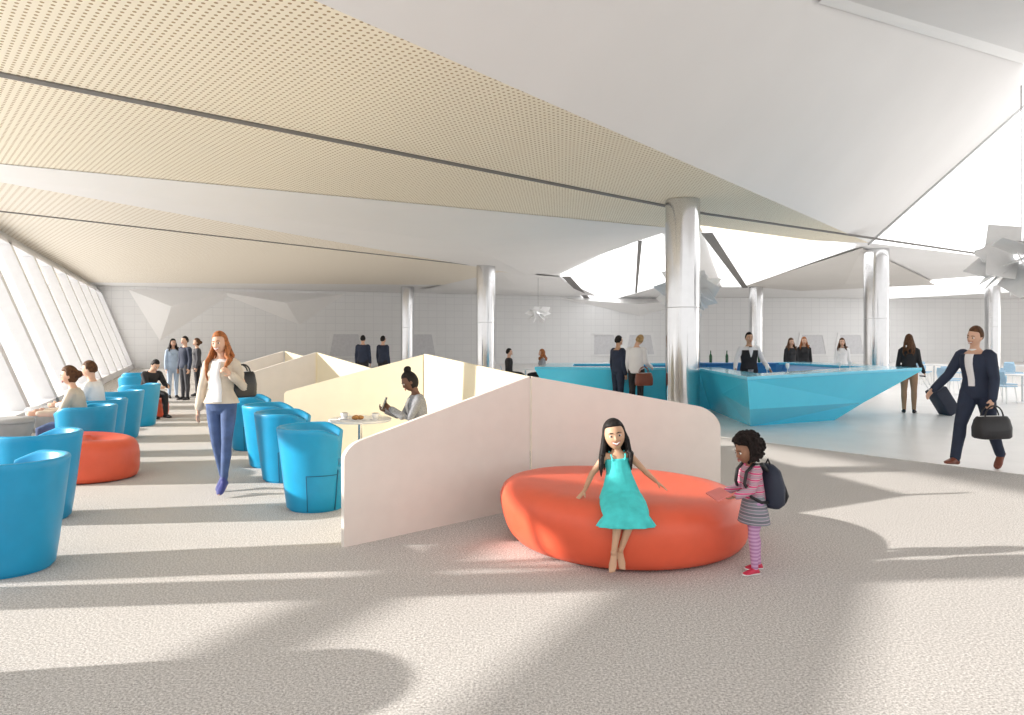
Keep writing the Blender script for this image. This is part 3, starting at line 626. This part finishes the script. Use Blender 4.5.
    for w in wear:
        nm,mm=w[0],M[w[1]]; o=w[2] if len(w)>2 else {}
        g=G(); inf=o.get('inf',.014)
        if o.get('kind',nm)=='top':
            torso(g,inf,o.get('z0',.87),o.get('z1',1.46),o.get('flare',0)); (arm(g,inf*.8,o.get('sleeve',1)) if o.get('sleeve',1)>0 else None)
            if o.get('straps'):
                for s in(1,-1): g.tube([bend((s*.075,-.095,1.36)),bend((s*.085,-.075,1.42)),bend((s*.088,.0,1.455)),bend((s*.085,.07,1.42)),bend((s*.075,.095,1.36))],.012,8)
        elif o.get('kind')=='legs': torso(g,inf*.8,.83,1.06); leg(g,inf*.8,o.get('end',1),o.get('flare',0))
        elif o.get('kind')=='shoes': foot(g,.006)
        elif o.get('kind')=='sole': foot(g,.012,False,True)
        elif o.get('kind')=='skirt':
            zt,zb,r0,r1=o['zt'],o['zb'],o['r0'],o['r1']; R=[]
            for i in range(6):
                q=i/5; z=zt+(zb-zt)*q; r=r0+(r1-r0)*q; R.append((pel+V((0,0,z-.95)),V((r,0,0)),V((0,r*.8,0))))
            g.loft(R,24)
        elif o.get('kind')=='lapskirt':
            torso(g,.02,.83,1.12)
            g.loft([(bend((0,0,1.22)),V((.145,0,0)),V((0,.115,0))),(bend((0,0,1.05)),V((.20,0,0)),V((0,.15,0))),(pel+V((0,-.03,-.04)),V((.26,0,0)),V((0,.18,0)))],24)
            h0=(lg[1][0]+lg[-1][0])/2; km=(lg[1][1]+lg[-1][1])/2; dn=km-h0; u_=V((0,-dn.z,dn.y)).normalized(); u_=u_ if u_.z>0 else -u_
            g.loft([(h0+dn*q+V((0,0,.015)),V((rx,0,0)),u_*rz_) for q,rx,rz_ in ((-.15,.19,.10),(.1,.25,.125),(.45,.27,.118),(.8,.27,.10),(1.0,.26,.088),(1.14,.22,.06),(1.2,.12,.03))],28)
            n_=60; vs=[];fs=[]
            lv=[(.00,.24,.10),(-.05,.28,.115),(-.10,.31,.125),(-.14,.33,.13)]
            for (dz,rx,ry) in lv:
                for i in range(n_):
                    a=2*PI*i/n_; fo=1+.06*math.sin(a*11)*(-dz/.14); vs.append(km+V((rx*math.cos(a)*fo,-.01+ry*math.sin(a)*fo,dz+.02)))
            for r in range(len(lv)-1):
                for i in range(n_): j=(i+1)%n_; fs.append([r*n_+i,r*n_+j,(r+1)*n_+j,(r+1)*n_+i])
            fs.append(list(range(n_))[::-1]); fs.append([(len(lv)-1)*n_+i for i in range(n_)]); g.add(vs,fs)
        elif o.get('kind')=='front':
            vs=[];fs=[]
            tb=o.get('w',(.03,.085)); zb,zt=o.get('z',(1.08,1.43)); i0=o.get('inf',.03); n=8
            def sec(z):
                for (a,b) in zip(S[:-1],S[1:]):
                    if a[0]<=z<=b[0]: q=(z-a[0])/(b[0]-a[0]); return a[1]+(b[1]-a[1])*q,a[2]+(b[2]-a[2])*q
                return S[-1][1:]
            for i in range(n+1):
                z=zb+(zt-zb)*i/n; rx,ry=sec(z); hw=tb[0]+(tb[1]-tb[0])*i/n; bu=.016 if sex=='f' and 1.2<z<1.36 else 0
                for dep in (0,1):
                    for j in range(5):
                        x=-hw+2*hw*j/4; xx=min(.98,abs(x)/(rx+i0)); y=-(ry+i0+bu)*math.sqrt(1-xx*xx)+dep*.02; vs.append(bend((x,y,z)))
            for i in range(n):
                for j in range(4):
                    a=i*10+j; b=a+10; fs.append([a,a+1,b+1,b]); fs.append([a+5,b+5,b+6,a+6])
                for j in (0,4): a=i*10+j; fs.append([a,a+10,a+15,a+5])
            g.add(vs,fs); g.build(nm,mm,t,True,scale=k); continue
        elif o.get('kind')=='collar':
            g.loft([(bend((0,.004,1.425)),V((.070,0,0)),V((0,.064,0))),(bend((0,.0,1.475)),V((.060,0,0)),V((0,.060,0)))],18)
        g.build(nm,mm,t,True,max(vx,.009),k,sm=3)
    Mw=Matrix.Translation(V(loc))@Matrix.Rotation(rad(rz),4,'Z')
    J={}
    for s in(1,-1):
        sh,el,wr,d,n=ar[s]; J[('h',s)]=Mw@((wr+d*.08)*k); J[('s',s)]=Mw@(sh*k); J[('w',s)]=Mw@(wr*k)
    J['chest']=Mw@(bend((0,0,1.3))*k)
    return J
J1=person('woman in beige jacket and blue jeans walking toward the camera down the aisle',(-3.14,7.78,0),-2,k=.955,sex='f',head=(2,-6,3),lean=(0,0,-6),
 legs={1:((.03,-.22,-1),(-.03,-.10,-1),(.1,-1,-.30)),-1:((.04,.06,-1),(.06,.30,-1),(-.05,-.85,-.55))},heel=.035,
 arms={-1:((-.30,.05,-1),(-.12,-.10,-1)),1:((.34,.14,-.95),(-.30,-.75,.62))},curl={-1:.5,1:1.2},palm={1:(-1,0,-.2)},skin='skinL',hair=('long','hauburn',.34),vx=.0075,smile=True,
 wear=(('top','wshirt',{'kind':'top','inf':.008,'sleeve':0,'z0':.95}),('jeans','jeans',{'kind':'legs','inf':.012}),('jacket','tanj',{'kind':'top','inf':.026,'z0':.95,'z1':1.42,'sleeve':.95,'flare':.08}),('blouse_front','wshirt',{'kind':'front','w':(.06,.05),'z':(.97,1.42),'inf':.034}),('shoes','heel',{'kind':'shoes'})))
def bag(loc,rz,w,d,h,m,label,name='handbag',hh=.18,cat='bag'):
    t=thing(name,label,cat,loc,rz); g=G()
    R=[]
    for z,sx,sy in ((0,.86,.9),(h*.08,.98,1),(h*.5,1,1),(h*.85,.93,.75),(h,.86,.45)): R.append((z,sx*w/2,sy*d/2))
    vs=[];n=24;fs=[]
    for z,a,b in R:
        for i in range(n):
            q=2*PI*i/n; c,s=math.cos(q),math.sin(q); vs.append(V((a*math.copysign(abs(c)**.45,c),b*math.copysign(abs(s)**.45,s),z)))
    for r in range(len(R)-1):
        for i in range(n): j=(i+1)%n; fs.append([r*n+i,r*n+j,(r+1)*n+j,(r+1)*n+i])
    fs.append(list(range(n))[::-1]); fs.append([(len(R)-1)*n+i for i in range(n)]); g.add(vs,fs); g.build('body',m,t,smooth='auto',bevel=.006)
    for s in(-1,1):
        P=[V((w*.28*math.cos(q)*1.0,s*d*.15,h*.93+hh*math.sin(q))) for q in [PI*i/10 for i in range(11)]]; G().tube(P,.009,6).build('handle',m,t,smooth=True)
    G().tube([V((-w*.40,0,h)),V((w*.40,0,h))],.008,6).build('zip',M['silver'],t,smooth=True)
    return t
h=J1[('s',1)]; bag((h.x+.02,h.y+.16,1.02),rad(55),.32,.16,.28,M['blkleather'],'black shoulder bag tucked under the walking woman\'s arm',hh=.10)
gk=.62
J2=person('girl in turquoise dress sitting on the big coral ottoman with bare feet',(.79,5.24,0),0,k=gk,hk=1.42,sex='c',pz=(.452/gk)+.12,lean=(-6,-4,3),head=(4,-4,-6),
 legs={1:((-.02,-.95,-.30),(-.36,.02,-1),(.05,-.75,-.6)),-1:((.02,-.95,-.30),(-.16,-.12,-1),(-.25,-.75,-.6))},
 arms={1:((.70,.25,-.72),(.72,.25,-.68),(.6,-.1,-.42)),-1:((-.56,.24,-.82),(-.36,.22,-.9),(-.4,-.2,-.40))},palm={1:(0,0,-1),-1:(0,0,-1)},curl={1:.15,-1:.15},
 skin='skinM',hair=('front','hblack',.36),smile=True,vx=.0075,shoe=False,
 wear=(('dress','dress',{'kind':'top','inf':.014,'sleeve':0,'z0':.87,'z1':1.38,'straps':1}),('skirt','dress',{'kind':'lapskirt'})))
J3=person('small child in striped pink cardigan standing right of the big coral ottoman',(1.72,5.12,0),-78,k=.53,hk=1.46,sex='c',lean=(6,0,0),head=(8,0,0),slim=1.06,
 arms={1:((.10,-.35,-1),(-.10,-.85,-.30)),-1:((-.08,-.25,-1),(.1,-.9,-.25))},palm={1:(-.2,0,1),-1:(.2,0,1)},skin='skinB',hair=('afro','hcurl'),vx=.009,
 legs={1:((.02,-.16,-1),(0,.06,-1),(.1,-1,0)),-1:((-.02,.14,-1),(0,.14,-1),(-.1,-1,0))},
 wear=(('leggings','pinkleg',{'kind':'legs','inf':.016}),('skirt','skirt',{'kind':'skirt','zt':1.06,'zb':.68,'r0':.16,'r1':.25}),('cardigan','stripe',{'kind':'top','inf':.026,'z0':.87,'sleeve':.95}),('shoes','redshoe',{'kind':'shoes'}),('sole','sole',{'kind':'sole'})))
c=J3['chest']; ang=rad(-78); bd=V((math.sin(ang),-math.cos(ang),0))
t=thing('backpack','dark navy backpack worn by the small child','backpack',(c.x-bd.x*.14,c.y-bd.y*.14,c.z-.22),ang)
g=G(); g.loft([(V((0,0,0)),V((.11,0,0)),V((0,.05,0))),(V((0,.01,.03)),V((.135,0,0)),V((0,.08,0))),(V((0,.012,.15)),V((.135,0,0)),V((0,.082,0))),(V((0,0,.26)),V((.11,0,0)),V((0,.06,0))),(V((0,-.01,.30)),V((.06,0,0)),V((0,.03,0)))],22); g.build('bag_body',M['navybag'],t,True)
g=G(); g.loft([(V((0,.08,.03)),V((.08,0,0)),V((0,.02,0))),(V((0,.095,.08)),V((.09,0,0)),V((0,.025,0))),(V((0,.085,.15)),V((.07,0,0)),V((0,.015,0)))],16); g.build('front_pocket',M['blkleather'],t,True)
for s in(-1,1): G().tube([V((s*.06,-.045,.26)),V((s*.068,-.10,.315)),V((s*.068,-.16,.315)),V((s*.062,-.215,.26)),V((s*.06,-.228,.18)),V((s*.085,-.19,.09)),V((s*.095,-.12,.05)),V((s*.07,-.04,.04))],.012,8).build('strap',M['blkleather'],t,True)
G().tube([V((-.03,-.01,.295)),V((0,-.01,.335)),V((.03,-.01,.295))],.006,6).build('grab_loop',M['blkleather'],t,True)
hm=(J3[('h',1)]+J3[('h',-1)])/2
o=G().box((0,0,0),(.12,.17,.012)).build('tablet',M['pinkt'],None,bevel=.004); o.location=hm+V((-.05,-.005,.012)); o.rotation_euler=(rad(8),rad(-18),rad(12)); tag(o,'pink cased tablet held by the small child','tablet')
t=thing('booth_stool','cream upholstered stool under the woman with phone','stool',(-1.08,8.52,0)); G().lathe([(.2,0),(.22,.03),(.22,.38)],n=28).build('base',M['panely'],t,smooth='auto'); G().lathe([(.22,.38),(.235,.40),(.235,.43),(.2,.45)],n=28).build('cushion',M['greyseat'],t,smooth=True)
SITL={1:((.12,-1,-.02),(.0,-.05,-1),(0,-1,0)),-1:((-.12,-1,-.02),(0,-.05,-1),(0,-1,0))}
J4=person('woman in grey jacket with hair bun sitting in the booth looking at phone',(-1.08,8.52,0),-72,k=.93,sex='f',pz=.45/.93+.105,lean=(8,0,0),head=(18,-8,0),legs=SITL,
 arms={1:((.05,-.45,-.9),(-.25,-.8,.55)),-1:((-.05,-.5,-.85),(.3,-.85,.35))},palm={1:(-.6,.5,.2),-1:(.6,.3,.6)},curl={1:1.0,-1:.9},skin='skinD',hair=('bun','hblack'),vx=.009,
 wear=(('trousers','darkg',{'kind':'legs'}),('jacket','greyj',{'kind':'top','inf':.022}),('shirt_front','wshirt',{'kind':'front','w':(.02,.05),'z':(1.15,1.42),'inf':.03}),('shoes','black',{'kind':'shoes'})))
h=J4[('h',1)]; o=G().box((0,0,0),(.075,.012,.15)).build('phone',M['screen'],None,bevel=.004); o.location=h+V((-.02,-.015,.03)); o.rotation_euler=(rad(-20),0,rad(-70)); tag(o,'dark phone in the seated woman\'s hand','phone')
SUIT=lambda m='navy',f='wshirt',sh='blkleather',w=(.006,.045),z=(1.18,1.42):(('trousers',m,{'kind':'legs','inf':.02,'flare':.01}),('jacket',m,{'kind':'top','inf':.026,'flare':.05,'z1':1.42}),('shirt_front',f,{'kind':'front','w':w,'z':z,'inf':.033}),('shirt_collar',f,{'kind':'collar'}),('shoes',sh,{'kind':'shoes'}))
J5=person('man in navy suit walking left at the right side carrying a duffel bag',(5.88,9.1,.006),-58,k=1.03,sex='m',lean=(5,0,-8),head=(4,10,0),
 legs={1:((.0,.34,-1),(.02,.62,-1),(0,-.72,-.70)),-1:((-.02,-.54,-1),(-.02,-.26,-1),(-.05,-1,.12))},
 arms={1:((.22,-.10,-1),(.05,-.32,-1)),-1:((-.42,-.25,-.9),(-.45,-.55,-.75))},curl={1:1.5,-1:.6},skin='skinL',hair=('short','hbrown'),vx=.009,smile=True,wear=SUIT(sh='brleather',w=(.035,.05),z=(1.02,1.42)))
h=J5[('h',1)]; bag((h.x,h.y,h.z-.40),rad(10),.46,.22,.27,M['blkleather'],'black leather duffel bag carried by the walking man in navy suit',name='duffel_bag',hh=.15)
J6=person('man in white shirt with brown bag standing at the bar left of the column',(2.85,16.5,0),150,k=1.02,sex='m',lean=(3,0,0),head=(5,-25,0),arms={1:((.15,-.05,-1),(.1,-.5,-.8)),-1:((-.15,.0,-1),(-.1,-.7,-.3))},skin='skinL',hair=('short','hblond'),wear=(('trousers','black',{'kind':'legs','inf':.02}),('shirt','wshirt',{'kind':'top','inf':.024}),('shoes','brleather',{'kind':'shoes'})))
bag((2.95,16.1,.63),rad(20),.42,.18,.28,M['brleather'],'brown leather handbag held by the man in the white shirt',hh=.16)
person('man in dark jacket standing behind the white shirted man at the bar',(2.50,16.95,0),120,k=1.0,sex='m',head=(5,0,0),skin='skinM',hair=('short','hblack'),wear=SUIT('navy','lblue'))
person('bartender in white shirt and black vest standing inside the turquoise bar',(5.35,16.25,0),0,k=1.04,sex='m',arms={1:((.45,-.15,-1),(.25,-.6,-.6)),-1:((-.45,-.15,-1),(-.25,-.6,-.6))},skin='skinM',hair=('short','hblack'),
 wear=(('trousers','black',{'kind':'legs','inf':.02}),('shirt','wshirt',{'kind':'top','inf':.016}),('vest','black',{'kind':'top','inf':.030,'sleeve':0,'z0':.95,'z1':1.37}),('shirt_front','wshirt',{'kind':'front','w':(.01,.06),'z':(1.22,1.43),'inf':.04}),('bow_tie','black',{'kind':'front','w':(.03,.03),'z':(1.425,1.45),'inf':.035})))
def far(label,px,Y,rz,k=1.0,sex='f',hair=('long','hbrown',.22),top='black',bot='black',skin='skinL',sit=None,z=0,**kw):
    X=(px-512)/F*Y
    w=(('trousers' ,bot,{'kind':'legs','inf':.018}),('top',top,{'kind':'top','inf':.022}),('shoes','black',{'kind':'shoes'}))
    if sit: kw.update(pz=sit/k+.105,legs=SITL)
    return person(label,(X,Y,z),rz,k=k,sex=sex,hair=hair,skin=skin,wear=w,vx=.014,**kw)
far('woman in black standing behind the bar, left of the pair',791,21.5,10,.97,z=.006)
far('woman in black with auburn hair behind the bar, right of the pair',804,22.3,-10,.99,z=.006,hair=('long','hauburn',.2))
far('woman in white jacket standing behind the bar near its right end',842,21.6,-20,.97,top='wshirt',z=.006)
far('woman in black top and tan trousers standing behind the bar prow',909,16.2,150,1.01,bot='tanp',top='black',hair=('long','hbrown',.3),z=.006,arms={-1:((-.2,0,-1),(-.3,-.5,-.8)),1:((.2,0,-1),(.1,-.4,-.9))})
t=thing('suitcase','black wheeled suitcase tilted beside the woman at the bar prow','suitcase',(9.62,15.8,.05),0)
tl=Matrix.Rotation(rad(-32),3,'Y')@Matrix.Identity(3)
g=G(); g.box(tl@V((0,0,.32)),(.28,.44,.62),tl); g.build('shell',M['navybag'],t,bevel=.03,bseg=3,smooth='auto')
for s in(-1,1):
    g=G(); g.loft([(V((.06,s*.15-.015,-.01)),V((.035,0,0)),V((0,0,.035))),(V((.06,s*.15+.015,-.01)),V((.035,0,0)),V((0,0,.035)))],16); g.build('wheel',M['black'],t,smooth='auto')
    G().tube([tl@V((-.09,s*.09,.60)),tl@V((-.09,s*.09,1.0))],.008,6).build('handle_rod',M['silver'],t,True)
G().tube([tl@V((-.09,-.10,1.01)),tl@V((-.09,.10,1.01))],.014,8).build('grip',M['black'],t,True)
far('slim woman in light blue standing left of the far group by the windows',173,20.5,40,.96,top='lblue',bot='lblue',hair=('long','hblack',.2))
far('man in dark jacket standing in the middle of the far group',185,19.9,-30,1.0,sex='m',hair=('short','hblack'),top='navy',bot='darkg')
far('woman in dark clothes standing right of the far group',197,21.3,-60,.97,top='darkg',bot='black',hair=('lowbun','hbrown'))
far('man in dark suit with back turned, left of the two beyond the partitions',363,24,175,1.03,sex='m',hair=('short','hblack'),top='navy',bot='black')
far('man in dark suit right of the two beyond the partitions',383,24.2,150,1.02,sex='m',hair=('short','hblack'),top='navy',bot='black')
far('left of the two people seated far behind the cream peak, dressed in black',509,22.9,90,1.0,sex='m',hair=('short','hblack'),top='black',sit=.47,z=.006)
far('right of the two people seated far behind the cream peak, grey top',542,22.9,-90,.97,hair=('long','hauburn',.2),top='greyj',sit=.47,z=.006)
far('man in black suit sitting on the far coral ottoman',147,15.35,60,.98,sex='m',hair=('short','hblack'),top='black',bot='black',sit=.42,lean=(22,0,0),head=(15,0,0),arms={1:((.1,-.55,-.8),(-.3,-.8,-.1)),-1:((-.1,-.55,-.8),(.3,-.8,-.1))})
far('brown haired woman in pale top seated behind the small coral ottoman',80,9.35,-70,.96,hair=('lowbun','hbrown'),top='tanj',bot='jeans',sit=.45,lean=(10,0,0),arms={1:((.1,-.4,-.9),(0,-.9,0)),-1:((-.1,-.4,-.9),(0,-.9,0))})
far('person in white top with dark hair seated next in the window row',97,10.35,-80,1.0,sex='m',hair=('short','hbrown'),top='wshirt',bot='darkg',sit=.45,lean=(8,0,0),arms={1:((.1,-.4,-.9),(0,-.9,0)),-1:((-.1,-.4,-.9),(0,-.9,0))})
# ---------------------------------------------------------------- light, world, camera
w=bpy.data.worlds.new('W'); SC.world=w; w.use_nodes=True; b=w.node_tree.nodes['Background']; b.inputs['Color'].default_value=(1,.988,.97,1); b.inputs['Strength'].default_value=1.4
s=bpy.data.lights.new('sun','SUN'); s.energy=8.0; s.color=(1,.94,.87); s.angle=rad(.8); so=bpy.data.objects.new('sun',s); COL.objects.link(so)
so.rotation_euler=V((1,.13,-.32)).to_track_quat('-Z','Y').to_euler(); so.location=(-20,10,15)
cam=bpy.data.cameras.new('cam'); cam.lens=36*F/1024; cam.sensor_width=36; cam.sensor_fit='HORIZONTAL'; cam.shift_y=-(357.5-HY)/1024; cam.clip_end=300
co=bpy.data.objects.new('camera',cam); COL.objects.link(co); co.location=(0,0,CH); co.rotation_euler=(PI/2,0,0); SC.camera=co
